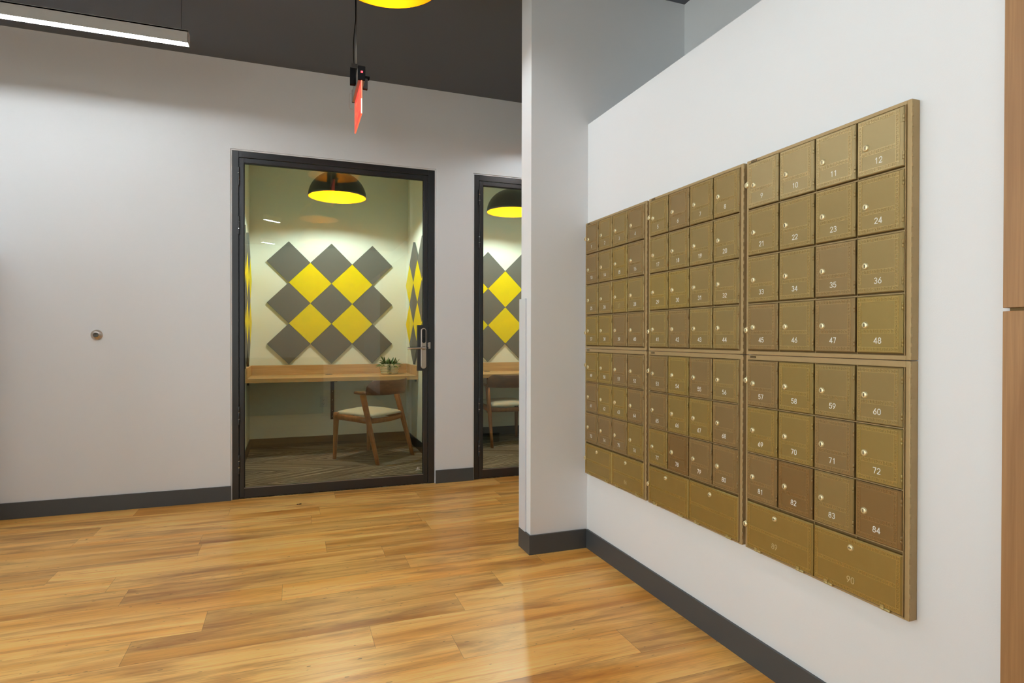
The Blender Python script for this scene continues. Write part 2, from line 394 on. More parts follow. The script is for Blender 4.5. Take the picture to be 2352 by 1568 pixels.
# ---------------------------------------------------------------- glass doors
def glass_door(name, dx):
    root = bpy.data.objects.new(name, None); C.objects.link(root); root.location = (O0+dx, YB, 0); root['kind'] = 'structure'
    X = -O0                                   # local x of world x is x + X
    def L(v): return v+X
    y0, y1 = .010, .075
    bm = B()
    bx(bm, L(-.379), L(-.3375), y0, y1, .001, 2.403, .0015, 1)
    bx(bm, L(.9885), L(1.037), y0, y1, .001, 2.403, .0015, 1)
    bx(bm, L(-.3375), L(.9885), y0, y1, 2.3605, 2.403, .0015, 1)
    bx(bm, L(-.3375), L(-.325), y0+.04, y1, .001, 2.36); bx(bm, L(.976), L(.9885), y0+.04, y1, .001, 2.36)
    obj('door_frame', bm, M['black_metal'], root)
    bm = B(); ly0, ly1 = .011, .048
    bx(bm, L(-.334), L(-.304), ly0, ly1, .008, 2.357, .0015, 1)
    bx(bm, L(.951), L(.985), ly0, ly1, .008, 2.357, .0015, 1)
    bx(bm, L(-.304), L(.951), ly0, ly1, 2.325, 2.357, .0015, 1)
    bx(bm, L(-.304), L(.951), ly0, ly1, .008, .072, .0015, 1)
    leaf = obj('door_leaf', bm, M['black_metal'], root)
    bm = B()
    for (p, q, u, v) in ((-.304, -.300, .072, 2.325), (.947, .951, .072, 2.325), (-.3, .947, 2.321, 2.325)):
        bx(bm, L(p), L(q), .016, .040, u, v)
    obj('gasket', bm, M['gasket'], leaf)
    bm = B(); bx(bm, L(-.304), L(.951), .0125, .017, .072, .0765); obj('glazing_bead', bm, M['aluminium'], leaf)
    bm = B(); bx(bm, L(-.302), L(.949), .0205, .0265, .074, 2.323); g = obj('glass_pane', bm, M['glass'], leaf)
    if dx == 0:
        bm = B()                              # etched mark near the lower right corner of the pane
        for (u0, u1, z0, z1) in ((.905, .911, .126, .130), (.916, .921, .126, .130), (.901, .911, .117, .122), (.914, .922, .118, .122), (.894, .900, .107, .110), (.900, .928, .109, .112)):
            bx(bm, L(u0), L(u1), .0198, .0204, z0, z1)
        obj('etched_mark', bm, M['white_plastic'], leaf)
    for (z1, z0) in ((2.29, 2.165), (1.955, 1.83), (.641, .518), (.308, .182)):
        bm = B(); zc = L(-.336); h = (z1-z0)
        for k, (p, q) in enumerate(((0, .30), (.32, .66), (.68, 1))):
            lathe(bm, [(.0062, z0+h*p), (.0068, z0+h*p+.002), (.0068, z0+h*q-.002), (.0062, z0+h*q)], 14, mat=Matrix.Translation((zc, .003, 0)), cap0=True, cap1=True)
        lathe(bm, [(.0001, z0-.004), (.004, z0-.003), (.005, z0)], 12, mat=Matrix.Translation((zc, .003, 0)))
        hg = obj('hinge', bm, M['black_metal'], root)
        bm = B()
        lathe(bm, [(.0069, z0+h*.30), (.0069, z0+h*.32)], 14, mat=Matrix.Translation((zc, .003, 0)))
        lathe(bm, [(.0069, z0+h*.66), (.0069, z0+h*.68)], 14, mat=Matrix.Translation((zc, .003, 0)))
        obj('hinge_bearing', bm, M['chrome'], hg)
    # lock set
    bm = B(); bx(bm, L(.902), L(.988), .004, .030, .867, 1.216, .001, 1); lp = obj('lock_box', bm, M['black_metal'], root)
    def stadium(bm, cx, z0, z1, rad, ya, yb, bev=.002):
        t = bmesh.new(); ring = []
        n = 14
        for s, zc in ((1, z1-rad), (-1, z0+rad)):
            for k in range(n+1):
                an = (0 if s > 0 else PI)+PI*k/n; ring.append((cx+rad*math.cos(an), zc+rad*math.sin(an)))
        va = [t.verts.new((p[0], ya, p[1])) for p in ring]
        inner = [(cx+(p[0]-cx)*(1-bev/rad), p[1]-(bev if p[1] > (z0+z1)/2 else -bev)*.6) for p in ring]
        vb = [t.verts.new((p[0], yb+bev*.6, p[1])) for p in ring]; vc = [t.verts.new((p[0], yb, p[1])) for p in inner]
        m = len(ring)
        for A, D in ((va, vb), (vb, vc)):
            for k in range(m): t.faces.new((A[k], A[(k+1) % m], D[(k+1) % m], D[k]))
        t.faces.new(vc); t.faces.new(list(reversed(va))); bmesh.ops.recalc_face_normals(t, faces=t.faces); merge(bm, t)
    bm = B(); stadium(bm, L(.948), .884, 1.193, .020, .004, -.010); pl = obj('escutcheon', bm, M['steel'], lp)
    bm = B(); stadium(bm, L(.949), 1.078, 1.186, .0135, -.009, -.0118, .001); obj('card_reader', bm, M['black'], lp)
    bm = B(); lathe(bm, [(.0001, 0), (.0019, 0), (.0019, .0006)], 10, mat=Matrix.Translation((L(.949), -.0118, 1.126)) @ Matrix.Rotation(PI/2, 4, 'X')); obj('indicator_light', bm, M['aluminium'], lp)
    bm = B(); rx = Matrix.Rotation(PI/2, 4, 'X')
    lathe(bm, [(.0150, 0), (.0150, .006), (.010, .010), (.009, .052)], 24, mat=Matrix.Translation((L(.950), -.010, 1.041)) @ rx, cap1=True)
    tube(bm, [(L(.955), -.056, 1.041), (L(.948), -.0575, 1.041), (L(.90), -.058, 1.041), (L(.85), -.058, 1.0405), (L(.815), -.058, 1.040)], .0078, 14)
    obj('lever_handle', bm, M['steel'], lp)
    bm = B(); bx(bm, L(.988), L(1.004), .0045, .0105, 1.035, 1.085, .0015); bx(bm, L(.982), L(.989), .002, .010, 1.05, 1.062, .001); bx(bm, L(.982), L(.989), .002, .010, 1.066, 1.078, .001)
    obj('strike_plate', bm, M['steel'], root)
    return root
glass_door('door_1', 0); glass_door('door_2', DX)

# wall door stop
t = thing('door_stop', 'small satin nickel round door stop on the white wall left of the glass door', 'door stop', (-1.165, YB, 1.133), (PI/2, 0, 0))
bm = B(); lathe(bm, [(.033, 0), (.033, .004), (.030, .010), (.024, .016), (.018, .020), (.0155, .021)], 32); obj('stop_cup', bm, M['steel'], t)
bm = B(); lathe(bm, [(.0155, .018), (.0155, .024), (.0120, .027), (.0105, .023), (.0001, .0225)], 24); obj('rubber_bumper', bm, plain('grey_rubber', rgb(96, 92, 84), 0.6), t)

# corner guard on the partition end
bm = B(); bx(bm, XE-.009, XE-.0005, YF-.079, YF+.009, .1005, 1.327, .002, 2); bx(bm, XE-.001, XE+.07, YF+.0005, YF+.009, .1005, 1.327, .002, 2)
tag(obj('corner_guard', bm, M['pvc']), 'pale grey plastic corner guard on the narrow end of the white partition', 'corner guard')

# ---------------------------------------------------------------- oak cladding at the right edge
for (nm, z0, z1, lab) in (('wall_panel', 1.188, 2.2586, 'upper oak veneer wall panel at the right edge above the thin gap'),
                          ('wall_panel', 0.001, 1.1805, 'lower oak veneer wall panel at the right edge below the thin gap')):
    bm = B(); bx(bm, XM-.019, XM-.0005, -1.6, .857, z0, z1, .0008, 1); tag(obj(nm, bm, M['oak_v']), lab, 'wall panel')
bm = B(); bx(bm, XM-.010, XM-.0005, -1.6, .848, 1.1806, 1.1879)
tag(obj('panel_spacer', bm, M['mail_back']), 'dark spacer strip in the gap between the two oak wall panels', 'spacer')

# ---------------------------------------------------------------- brass mailboxes
def seg_digits():
    def arc(cx, cy, rx, ry, a0, a1, n=10):
        return [(cx+rx*math.cos(math.radians(a0+(a1-a0)*k/n)), cy+ry*math.sin(math.radians(a0+(a1-a0)*k/n))) for k in range(n+1)]
    D = {}
    D['0'] = [arc(.3, .68, .27, .32, 0, 180)+arc(.3, .32, .27, .32, 180, 360)+[(.57, .68)]]
    D['1'] = [[(.14, .80), (.30, .92), (.36, 1), (.36, 0)]]
    D['2'] = [arc(.3, .72, .26, .28, 165, -35)+[(.02, 0), (.58, 0)]]
    D['3'] = [arc(.29, .75, .24, .25, 150, -90, 10)+arc(.29, .26, .28, .26, 90, -150, 10)]
    D['4'] = [[(.46, 0), (.46, 1), (.0, .26), (.62, .26)]]
    D['5'] = [[(.53, 1), (.12, 1), (.06, .54)]+arc(.29, .33, .28, .32, 130, -150, 12)]
    D['6'] = [[(.45, 1), (.2, .68)]+arc(.3, .31, .27, .30, 150, 510, 18)]
    D['7'] = [[(.03, 1), (.57, 1), (.22, 0)]]
    D['8'] = [arc(.3, .76, .22, .24, -90, 270, 16), arc(.3, .27, .27, .26, 90, 450, 16)]
    D['9'] = [[(.15, 0), (.4, .34)]+arc(.3, .69, .27, .30, -30, 330, 18)]
    return D
DIG = seg_digits()
def number_mesh(txt, h, wst, mat):
    bm = B(); z_ = [0.0]
    def up():
        z_[0] += 8e-6; return z_[0]
    adv = .82*h; tot = adv*len(txt)-.22*h; x = -tot/2
    for ch in txt:
        for pl in DIG[ch]:
            pts = [Vector((x+p[0]*h, (p[1]-.5)*h, 0)) for p in pl]
            for i in range(len(pts)-1):
                d = (pts[i+1]-pts[i]);
                if d.length < 1e-7: continue
                n = Vector((-d.y, d.x, 0)).normalized()*wst/2
                zz = Vector((0, 0, up())); vs = [bm.verts.new(q+zz) for q in (pts[i]-n, pts[i+1]-n, pts[i+1]+n, pts[i]+n)]; bm.faces.new(vs)
            for p in pts:
                zz = up(); bm.faces.new([bm.verts.new((p.x+wst/2*math.cos(k*PI/4), p.y+wst/2*math.sin(k*PI/4), zz)) for k in range(8)])
        x += adv
    r_ = bmesh.ops.extrude_face_region(bm, geom=list(bm.faces))
    bmesh.ops.translate(bm, verts=[v for v in r_['geom'] if isinstance(v, bmesh.types.BMVert)], vec=(0, 0, .0004))
    return mesh('number', bm, mat)
def key_band(bm, u0, u1, v0, v1, w0, unit, horiz=True):
    """Greek key relief between (u0,v0)-(u1,v1), raised from w0."""
    e = .00095; hgt = .0009
    def q(a0, a1, b0, b1):
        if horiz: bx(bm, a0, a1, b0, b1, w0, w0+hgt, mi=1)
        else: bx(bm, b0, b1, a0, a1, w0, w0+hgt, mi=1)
    (a0, a1, b0, b1) = (u0, u1, v0, v1) if horiz else (v0, v1, u0, u1)
    q(a0, a1, b0, b0+e); q(a0, a1, b1-e, b1)
    n = max(2, int(round((a1-a0)/unit))); s = (a1-a0)/n; hb = b1-b0
    for k in range(n):
        x = a0+k*s; fl = k >= n/2
        def X(f): return x+(1-f)*s if fl else x+f*s
        def seg(fa, fb, ga, gb):
            xa, xb = sorted((X(fa), X(fb)))
            q(xa-e*.5, xb+e*.5, b0+hb*ga-e*.5, b0+hb*gb+e*.5)
        seg(.12, .12, .05, .76); seg(.12, .80, .76, .76); seg(.80, .80, .34, .76); seg(.44, .80, .34, .34)
DW, DH, DT = .1325, .1510, .0045
def door_mesh(w_, h_, big=False):
    bm = B(); bev = .0036 if big else .0020
    t = bmesh.new()
    lo = [(0, 0), (w_, 0), (w_, h_), (0, h_)]; hi = [(bev, bev), (w_-bev, bev), (w_-bev, h_-bev), (bev, h_-bev)]
    v0 = [t.verts.new((p[0], p[1], -.0085)) for p in lo]; v1 = [t.verts.new((p[0], p[1], DT-(.0030 if big else .0022))) for p in lo]; v2 = [t.verts.new((p[0], p[1], DT)) for p in hi]
    for A, D in ((v0, v1), (v1, v2)):
        for k in range(4): t.faces.new((A[k], A[(k+1) % 4], D[(k+1) % 4], D[k]))
    t.faces.new(v2); t.faces.new(list(reversed(v0))); merge(bm, t)
    mb = .0105; L0 = .0045; R0 = .0055 if big else .0110
    u0, u1, vb, vt = L0, w_-R0, .0045, h_-.0045
    un = .0098
    if big: f1, f2 = h_*.43, h_*.43+mb
    else: f1, f2 = .0515, .0515+.0115
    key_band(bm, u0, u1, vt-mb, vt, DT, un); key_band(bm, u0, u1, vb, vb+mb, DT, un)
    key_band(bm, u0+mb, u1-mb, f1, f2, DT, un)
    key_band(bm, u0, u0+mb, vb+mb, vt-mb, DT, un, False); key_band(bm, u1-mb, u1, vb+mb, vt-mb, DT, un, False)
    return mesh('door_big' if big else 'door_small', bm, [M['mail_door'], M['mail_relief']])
ME_DOOR = door_mesh(DW, DH); ME_BIG = door_mesh(.2735, .1545, True)
def lock_mesh(rad, slot=True, horiz=False):
    bm = B()
    lathe(bm, [(rad*1.18, 0), (rad*1.18, .0012), (rad, .0018), (rad, .0034), (rad*.88, .0042), (.0001, .0042)], 24, 0)
    s = (rad*.14, rad*.55)
    if horiz: s = (s[1], s[0])
    bx(bm, -s[0], s[0], -s[1], s[1], .0040, .0045, mi=1)
    return mesh('lock', bm, [M['brass'], M['keyslot']])
ME_LOCK = lock_mesh(.0080); ME_LOCKB = lock_mesh(.0078, horiz=True)
def cam_mesh():
    bm = B()
    lathe(bm, [(.0095, 0), (.0095, .004), (.0082, .006), (.0001, .006)], 24, 0)
    bx(bm, .0, .0075, 0, .012, 0, .004, .0012, mi=0)
    bx(bm, -.0012, .0012, -.0045, .0045, .0058, .0063, mi=1)
    return mesh('master_lock', bm, [M['brass'], M['keyslot']])
ME_CAM = cam_mesh()
def hinge_mesh(vert=True):
    bm = B(); rx = Matrix.Rotation(-PI/2, 4, 'X')
    for (p, q) in ((0, .0085), (.0092, .0200)):
        lathe(bm, [(.0026, p), (.0031, p+.0004), (.0031, q-.0004), (.0026, q)], 12, mat=rx.inverted() if False else Matrix.Rotation(-PI/2, 4, 'X'), cap0=True, cap1=True)
    bx(bm, -.0075, .001, .0004, .0082, -.0015, .0019)
    return mesh('hinge', bm, M['mail_door'])
ME_HINGE = hinge_mesh()
ROTM = Matrix(((0, 0, -1), (-1, 0, 0), (0, 1, 0)))
# tone set for each door (top rows are paler, lower rows browner or more olive)
OL, NE, BR, PB = (164, 140, 82), (162, 139, 90), (157, 132, 90), (176, 156, 112)
DB = (149, 120, 76)
TONE = {1: BR, 2: NE, 3: NE, 4: BR, 5: NE, 6: BR, 7: NE, 8: NE, 9: PB, 10: PB, 11: PB, 12: PB,
        13: BR, 14: NE, 15: OL, 16: BR, 17: NE, 18: NE, 19: NE, 20: NE, 21: NE, 22: NE, 23: NE, 24: NE,
        25: NE, 26: NE, 27: OL, 28: NE, 29: OL, 30: OL, 31: NE, 32: NE, 33: NE, 34: NE, 35: BR, 36: NE,
        37: OL, 38: OL, 39: BR, 40: BR, 41: NE, 42: BR, 43: NE, 44: NE, 45: BR, 46: NE, 47: BR, 48: OL,
        49: OL, 50: OL, 51: BR, 52: BR, 53: BR, 54: OL, 55: BR, 56: NE, 57: BR, 58: OL, 59: NE, 60: NE,
        61: BR, 62: OL, 63: OL, 64: BR, 65: BR, 66: OL, 67: OL, 68: BR, 69: OL, 70: OL, 71: BR, 72: OL,
        73: BR, 74: BR, 75: BR, 76: OL, 77: OL, 78: DB, 79: BR, 80: BR, 81: BR, 82: DB, 83: NE, 84: DB}
MODW, PITU = .5770, .1388
def module(y_left, z_bot, upper, start, step, bigs, label):
    root = thing('mailbox_bank', label, 'mailbox', (XM-.0005, y_left, z_bot), ROTM.to_euler(), 'brass mailbox banks on the right wall')
    Hm = .6565 if upper else .6567; FW = .0287
    d0, d1 = .0085, .0085+4*PITU
    vb = .0125 if upper else .006; vt = Hm-(.0105 if upper else .0165)
    bm = B()
    bx(bm, 0, d0, 0, Hm, 0, FW, .0012, 1); bx(bm, d1+.0005, MODW, 0, Hm, 0, FW, .003, 2)
    bx(bm, d0, d1+.001, vt, Hm, 0, FW, .0012, 1); bx(bm, d0, d1+.001, 0, vb, 0, FW, .0012, 1)
    rows = 4 if upper else 3
    pv = .1587 if upper else .1568
    # dividers and inner lips
    for k in range(1, 4):
        top = vt; bot = vb if upper else vb+.158
        bx(bm, d0+k*PITU-.0012, d0+k*PITU+.0006, bot, top, .01, FW-.002)
    for k in range(1, rows+(0 if upper else 1)):
        v = vt-k*pv; bx(bm, d0, d1, v-.0008, v+.0022, .01, FW-.002)
    if not upper: bx(bm, d0+2*PITU-.001, d0+2*PITU+.001, vb, vb+.158, .01, FW-.002)
    bx(bm, d1-.0022, d1-.0008, vb, vt, .01, FW+.0025)
    obj('bank_frame', bm, M['mail_frame'], root)
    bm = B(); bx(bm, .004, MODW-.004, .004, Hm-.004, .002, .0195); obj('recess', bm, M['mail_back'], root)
    bm = B(); n = 26; s = Hm/n
    for k in range(n):
        v = k*s+s*.25; lathe(bm, [(.0036, v), (.0040, v+.0004), (.0040, v+s*.5-.0004), (.0036, v+s*.5)], 12, mat=Matrix.Translation((MODW-.0026, 0, FW-.0040)) @ Matrix.Rotation(-PI/2, 4, 'X'), cap0=True, cap1=True)
    obj('piano_hinge', bm, M['mail_frame'], root)
    bm = B(); v = Hm-.0035 if not upper else Hm-.0028
    bx(bm, .020, .046, v-.0066, v, FW, FW+.0008, .0003, 1, mi=0)
    for k in range(7): bx(bm, .0225+k*.0031, .0225+k*.0031+.0022, v-.0042, v-.0026, FW+.0008, FW+.0010, mi=1)
    obj('name_plate', bm, [M['plate_dark'], M['mail_frame']], root)
    for v in ((.575, .082) if upper else (.570, .080)):
        obj('master_lock', ME_CAM, parent=root, loc=(.0025, v, FW))
    num = start
    for rr in range(rows):
        for cc in range(4):
            n_ = start+rr*step+cc
            u = d0+.0022+cc*PITU; v = vt-rr*pv-.0018-DH
            d = obj('mailbox_door', ME_DOOR, parent=root, loc=(u, v, FW)); d.color = rgb(*TONE[n_])
            obj('lock', ME_LOCK, parent=d, loc=(.0265, .0740, DT))
            fm = M['digit_faint'] if n_ in (27,) else M['digit']
            obj('number', number_mesh(str(n_), .0148, .0021, fm), parent=d, loc=(.0630, .0325, DT))
            for hv in (.017, .111):
                hg = obj('hinge', ME_HINGE, parent=d, loc=(DW-.0012, hv, DT-.0012)); hg.color = d.color
    if bigs:
        for cc in range(2):
            u = d0+.0022+cc*2*PITU; v = vb+.001
            d = obj('parcel_door', ME_BIG, parent=root, loc=(u, v, FW)); d.color = rgb(166, 140, 78)
            obj('lock', ME_LOCKB, parent=d, loc=(.125, .1265, DT))
            if bigs[cc] >= 89 or bigs[cc] == 86:
                obj('number', number_mesh(str(bigs[cc]), .0165, .0020, M['digit_faint']), parent=d, loc=(.125, .0375, DT))
            for hu in (.042, .218):
                hg = obj('hinge', ME_HINGE, parent=d, loc=(hu-.004, -.0005, DT), rot=(0, 0, -PI/2)); hg.scale = (1.3, 1.45, 1.3); hg.color = rgb(196, 176, 120)
    return root
YS = (2.8215, 2.2275, 1.6340)
ZU, ZL = 1.0650, .4068
module(YS[0], ZU, True, 1, 12, None, 'upper bank of brass mailboxes nearest the partition, numbers 1 to 4 on top')
module(YS[1], ZU, True, 5, 12, None, 'upper middle bank of brass mailboxes with numbers 5 to 8 on top')
module(YS[2], ZU, True, 9, 12, None, 'upper right bank of brass mailboxes with numbers 9 to 12 on top')
module(YS[0], ZL, False, 49, 12, (85, 86), 'lower bank of brass mailboxes nearest the partition, 49 to 52 on top')
module(YS[1], ZL, False, 53, 12, (87, 88), 'lower middle bank of brass mailboxes with numbers 53 to 56 on top')
module(YS[2], ZL, False, 57, 12, (89, 90), 'lower right bank of brass mailboxes, 57 to 60 on top, 89 and 90 below')

# ---------------------------------------------------------------- pendant lamps
def pendant(x, y, z, label, bulb, zc, group):
    t = thing('pendant_lamp', label, 'lamp', (x, y, z), group=group)
    R_, HD = .255, .232
    prof = [(R_*math.cos(k*PI/2/18), HD*math.sin(k*PI/2/18)) for k in range(19)]
    bm = B(); lathe(bm, [(R_-.003, 0)]+prof[:-1]+[(.02, HD), (.0001, HD)], 64); obj('shade', bm, M['shade_black'], t)
    bm = B(); q = [(max(.0001, (R_-.004)*math.cos(k*PI/2/18)), .0005+(HD-.004)*math.sin(k*PI/2/18)) for k in range(19)]
    lathe(bm, q, 64); obj('gold_lining', bm, M['gold'], t)
    bm = B(); lathe(bm, [(.0001, .060)]+[(.036*math.sin(k*PI/8), .096-.036*math.cos(k*PI/8)) for k in range(1, 8)]+[(.015, .14), (.015, .15)], 24); obj('bulb', bm, bulb, t)
    bm = B(); lathe(bm, [(.018, .150), (.022, .155), (.022, .205), (.012, HD-.006)], 20); obj('socket', bm, M['black'], t)
    bm = B(); lathe(bm, [(.022, HD-.004), (.020, HD+.02), (.008, HD+.045), (.0035, HD+.05)], 20); obj('cap', bm, M['shade_black'], t)
    bm = B(); tube(bm, [(0, 0, HD+.04), (0, 0, zc-z-.012)], .003, 8); obj('cord', bm, M['black'], t)
    bm = B(); lathe(bm, [(.055, zc-z-.0015), (.055, zc-z-.012), (.045, zc-z-.018), (.0001, zc-z-.018)], 28); obj('canopy', bm, M['shade_black'], t)
    return t
G1 = 'black dome pendants with gold linings along the corridor'
pendant(.410, 2.745, 2.75, 'black dome pendant with glowing gold lining cut by the top edge of the frame', M['bulb'], ZC, G1)
pendant(.352, .66, 2.695, 'black dome pendant over the corridor, the nearer one mirrored in the glass door', M['bulb'], ZC, G1)
pendant(.352, -1.36, 2.70, 'black dome pendant over the corridor, faint farthest one mirrored in the glass door', M['bulb'], ZC, G1)
pendant(1.92, 3.86, 2.72, 'black dome pendant in the passage behind the white partition', M['bulb'], ZC, G1)
pendant(.398, 5.66, 2.395, 'black dome pendant with gold lining hanging in the left meeting room', M['bulb_room'], ZC-.02, 'meeting room pendants')
pendant(2.107, 5.70, 2.395, 'black dome pendant with gold lining hanging in the right meeting room', M['bulb_room'], ZC-.02, 'meeting room pendants')

# ---------------------------------------------------------------- linear lights
def strip(x0, x1, yc, label, ang=0.0, zl=2.68):
    ln = abs(x1-x0); t = thing('linear_light', label, 'light', (x1, yc, zl), (0, 0, ang), 'white suspended linear lights')
    bm = B(); hw = .027
    bx(bm, -ln, 0, -hw, -hw+.003, .0022, .066); bx(bm, -ln, 0, hw-.003, hw, .0022, .066)
    bx(bm, -ln, 0, -hw, hw, .058, .068, .001, 1); bx(bm, -.003, .001, -hw, hw, .0022, .068, .001, 1); bx(bm, -ln-.001, -ln+.003, -hw, hw, .0022, .068, .001, 1)
    obj('housing', bm, M['white_metal'], t)
    bm = B(); bx(bm, -ln+.004, -.004, -hw+.0034, hw-.0034, .0025, .0045)
    obj('diffuser', bm, M['lens'], t)
    for u in ((-.035, -ln+.035) if ln > 1 else (-ln/2,)):
        bm = B()
        tube(bm, [(u, -.006, .068), (u, -.001, .12), (u, -.001, ZC-zl-.002)], .0010, 6); tube(bm, [(u+.0, .006, .068), (u, .0015, .12), (u+.004, .002, ZC-zl-.002)], .0007, 6)
        lathe(bm, [(.005, .067), (.005, .075), (.002, .082)], 12, mat=Matrix.Translation((u, 0, 0)))
        obj('suspension_cable', bm, M['cable'], t)
    return t
strip(-3.0, -.512, 3.605, 'white suspended linear light at the top left, over the blank wall')
strip(-3.0, -.56, .66, 'white suspended linear light over the corridor, its end mirrored in the glass door')
strip(-3.0, -.56, 2.13, 'white suspended linear light over the open floor left of the corridor')  # out of view, added to brighten the mail wall more than the partition
strip(-.40, -.14, .30, 'short angled linear light, upper small bright line mirrored in the glass door', -.75)
strip(-.52, -.26, -1.75, 'short angled linear light, lower small bright line mirrored in the glass door', -.75)

# ---------------------------------------------------------------- exit sign
ex, ey, ez = .3555, 3.29, 2.322
t = thing('exit_sign', 'edge-lit red acrylic exit sign hanging edge-on from the ceiling', 'exit sign', (ex, ey, ez))
bm = B(); PLN, PH = .335, .178
bx(bm, -.003, .003, .0, PLN, 0, PH); obj('acrylic_panel', bm, M['acrylic'], t)
pn = t.children[0] if t.children else None
bm = B(); bx(bm, -.0033, .0033, -.0006, .0000, .0, PH*.45); obj('lit_edge', bm, M['acrylic_white'], pn)
bm = B(); bx(bm, -.0034, .0034, -.001, PLN+.001, -.0016, 0); bx(bm, -.0034, .0034, PLN, PLN+.001, 0, PH); bx(bm, -.0033, .0033, -.0007, 0, PH*.45, PH); obj('lit_edge', bm, M['acrylic_edge'], pn)
def letters(side):
    bm = B(); lw, lh, st = .050, .105, .014; z0 = .035; gap = .016; y = (PLN-4*lw-3*gap)/2
    xs = (.0031, .0037) if side > 0 else (-.0037, -.0031)
    def stroke(p, q):
        d = Vector((0, q[0]-p[0], q[1]-p[1])); ln = d.length; an = math.atan2(d.z, d.y)
        t2 = bmesh.new()
        for c_ in ((xs[0]), (xs[1])): pass
        m_ = Matrix.Translation((0, p[0], p[1])) @ Matrix.Rotation(an, 4, 'X')
        bx(bm, xs[0], xs[1], 0, ln, -st/2, st/2, mat=m_); t2.free()
    for k, ch in enumerate('EXIT' if side > 0 else 'TIXE'):
        a0 = y+k*(lw+gap); 
        L_ = {'E': [((0, 0), (0, 1)), ((0, 1), (1, 1)), ((0, .5), (.8, .5)), ((0, 0), (1, 0))], 'X': [((0, 0), (1, 1)), ((0, 1), (1, 0))],
              'I': [((.5, 0), (.5, 1))], 'T': [((.5, 0), (.5, 1)), ((0, 1), (1, 1))]}[ch]
        for (p, q) in L_:
            if side < 0: p = (1-p[0], p[1]); q = (1-q[0], q[1])
            stroke((a0+p[0]*lw, z0+p[1]*lh), (a0+q[0]*lw, z0+q[1]*lh))
    return bm
obj('exit_lettering', letters(1), M['acrylic_edge'], pn); obj('exit_lettering', letters(-1), M['acrylic_edge'], pn)
bm = B(); bx(bm, -.019, .019, .006, PLN-.004, PH, PH+.070, .004, 2); obj('housing', bm, M['aluminium'], t)
bm = B(); bx(bm, -.0195, .0195, PLN-.006, PLN+.004, PH-.001, PH+.075, .005, 3); obj('end_cap', bm, M['matte_black'], t)
bm = B(); bx(bm, -.0195, .0195, -.004, .008, PH-.001, PH+.075, .005, 3); e_ = obj('end_cap', bm, M['matte_black'], t)
bm = B(); lathe(bm, [(.0001, 0), (.005, 0), (.005, -.002)], 14, mat=Matrix.Translation((.001, -.0045, PH+.042)) @ Matrix.Rotation(-PI/2, 4, 'X').inverted()); bx(bm, -.004, .006, -.0055, -.0042, PH+.037, PH+.047, .001); obj('indicator_light', bm, M['red_glow'], e_)
bm = B()
bx(bm, -.050, -.020, .10, .125, PH+.012, PH+.105, .004, 2); bx(bm, .018, .055, .10, .13, PH+.055, PH+.068, .002, 1)
obj('mounting_bracket', bm, M['matte_black'], t)
bm = B(); bx(bm, .020, .045, .102, .128, PH-.002, PH+.055, .003, 2); bx(bm, -.045, -.012, .095, .135, PH+.100, PH+.125, .004, 2); obj('junction_box', bm, plain('smoked_grey_plastic', rgb(58, 55, 52), 0.7, spec=0.15), t)
bm = B(); tube(bm, [(-.016, .118, PH+.10), (-.0165, .118, PH+.30), (-.017, .118, ZC-ez-.001)], .0042, 10); obj('conduit', bm, M['aluminium'], t)
bm = B(); pts = [(-.030-.006*math.sin(k/9*PI)+.010*(k/9), .112, PH+.12+k*.028) for k in range(10)]
tube(bm, pts+[(-.021, .112, ZC-ez-.002)], .0025, 8); obj('flexible_cable', bm, M['black'], t)
bm = B(); tube(bm, [(-.0165, PLN-.01, PH+.05), (-.034, PLN-.01, PH+.045), (-.035, PLN-.01, PH-.03), (-.030, PLN-.01, PH-.042), (-.014, PLN-.01, PH-.043)], .0011, 6); obj('wire_clip', bm, M['steel'], t)

# ---------------------------------------------------------------- felt tiles
TS = .295; HD2 = TS/math.sqrt(2)
def tile_mesh(mat):
    bm = B(); bx(bm, -TS/2+.0006, TS/2-.0006, -TS/2+.0006, TS/2-.0006, 0, .022, .0018, 2); return mesh('felt', bm, mat)
ME_G, ME_Y = tile_mesh(M['felt_grey']), tile_mesh(M['felt_yellow'])
ZTOP = 1.888; P2 = 2*HD2
def tile(pos, face, yellow, label, group):
    base = {'back': Matrix(((1, 0, 0), (0, 0, -1), (0, 1, 0))).to_4x4(), 'right': Matrix(((0, 0, -1), (-1, 0, 0), (0, 1, 0))).to_4x4(), 'left': Matrix(((0, 0, 1), (1, 0, 0), (0, 1, 0))).to_4x4()}[face]
    o = obj('felt_tile', ME_Y if yellow else ME_G); o.matrix_world = Matrix.Translation(pos) @ base @ Matrix.Rotation(PI/4, 4, 'Z')
    tag(o, label, 'wall tile', group)
HV, HH = ('top', 'middle', 'bottom'), ('left', 'centre', 'right')
for ri, (cx, rn) in enumerate(((.397, 'left'), (2.109, 'right'))):
    for i in range(3):
        for j in range(3):
            tile((cx+(j-1)*P2, RB-.0005, ZTOP-i*P2), 'back', False, 'grey felt diamond, %s row, %s column, back wall of %s meeting room' % (HV[i], HH[j], rn), 'grey felt diamonds on the back walls')
    for i in range(2):
        for j in range(2):
            tile((cx+(j-.5)*P2, RB-.0005, ZTOP-(i+.5)*P2), 'back', True, 'yellow felt diamond, %s %s of four, back wall of %s meeting room' % (('upper', 'lower')[i], ('left', 'right')[j], rn), 'yellow felt diamonds on the back walls')
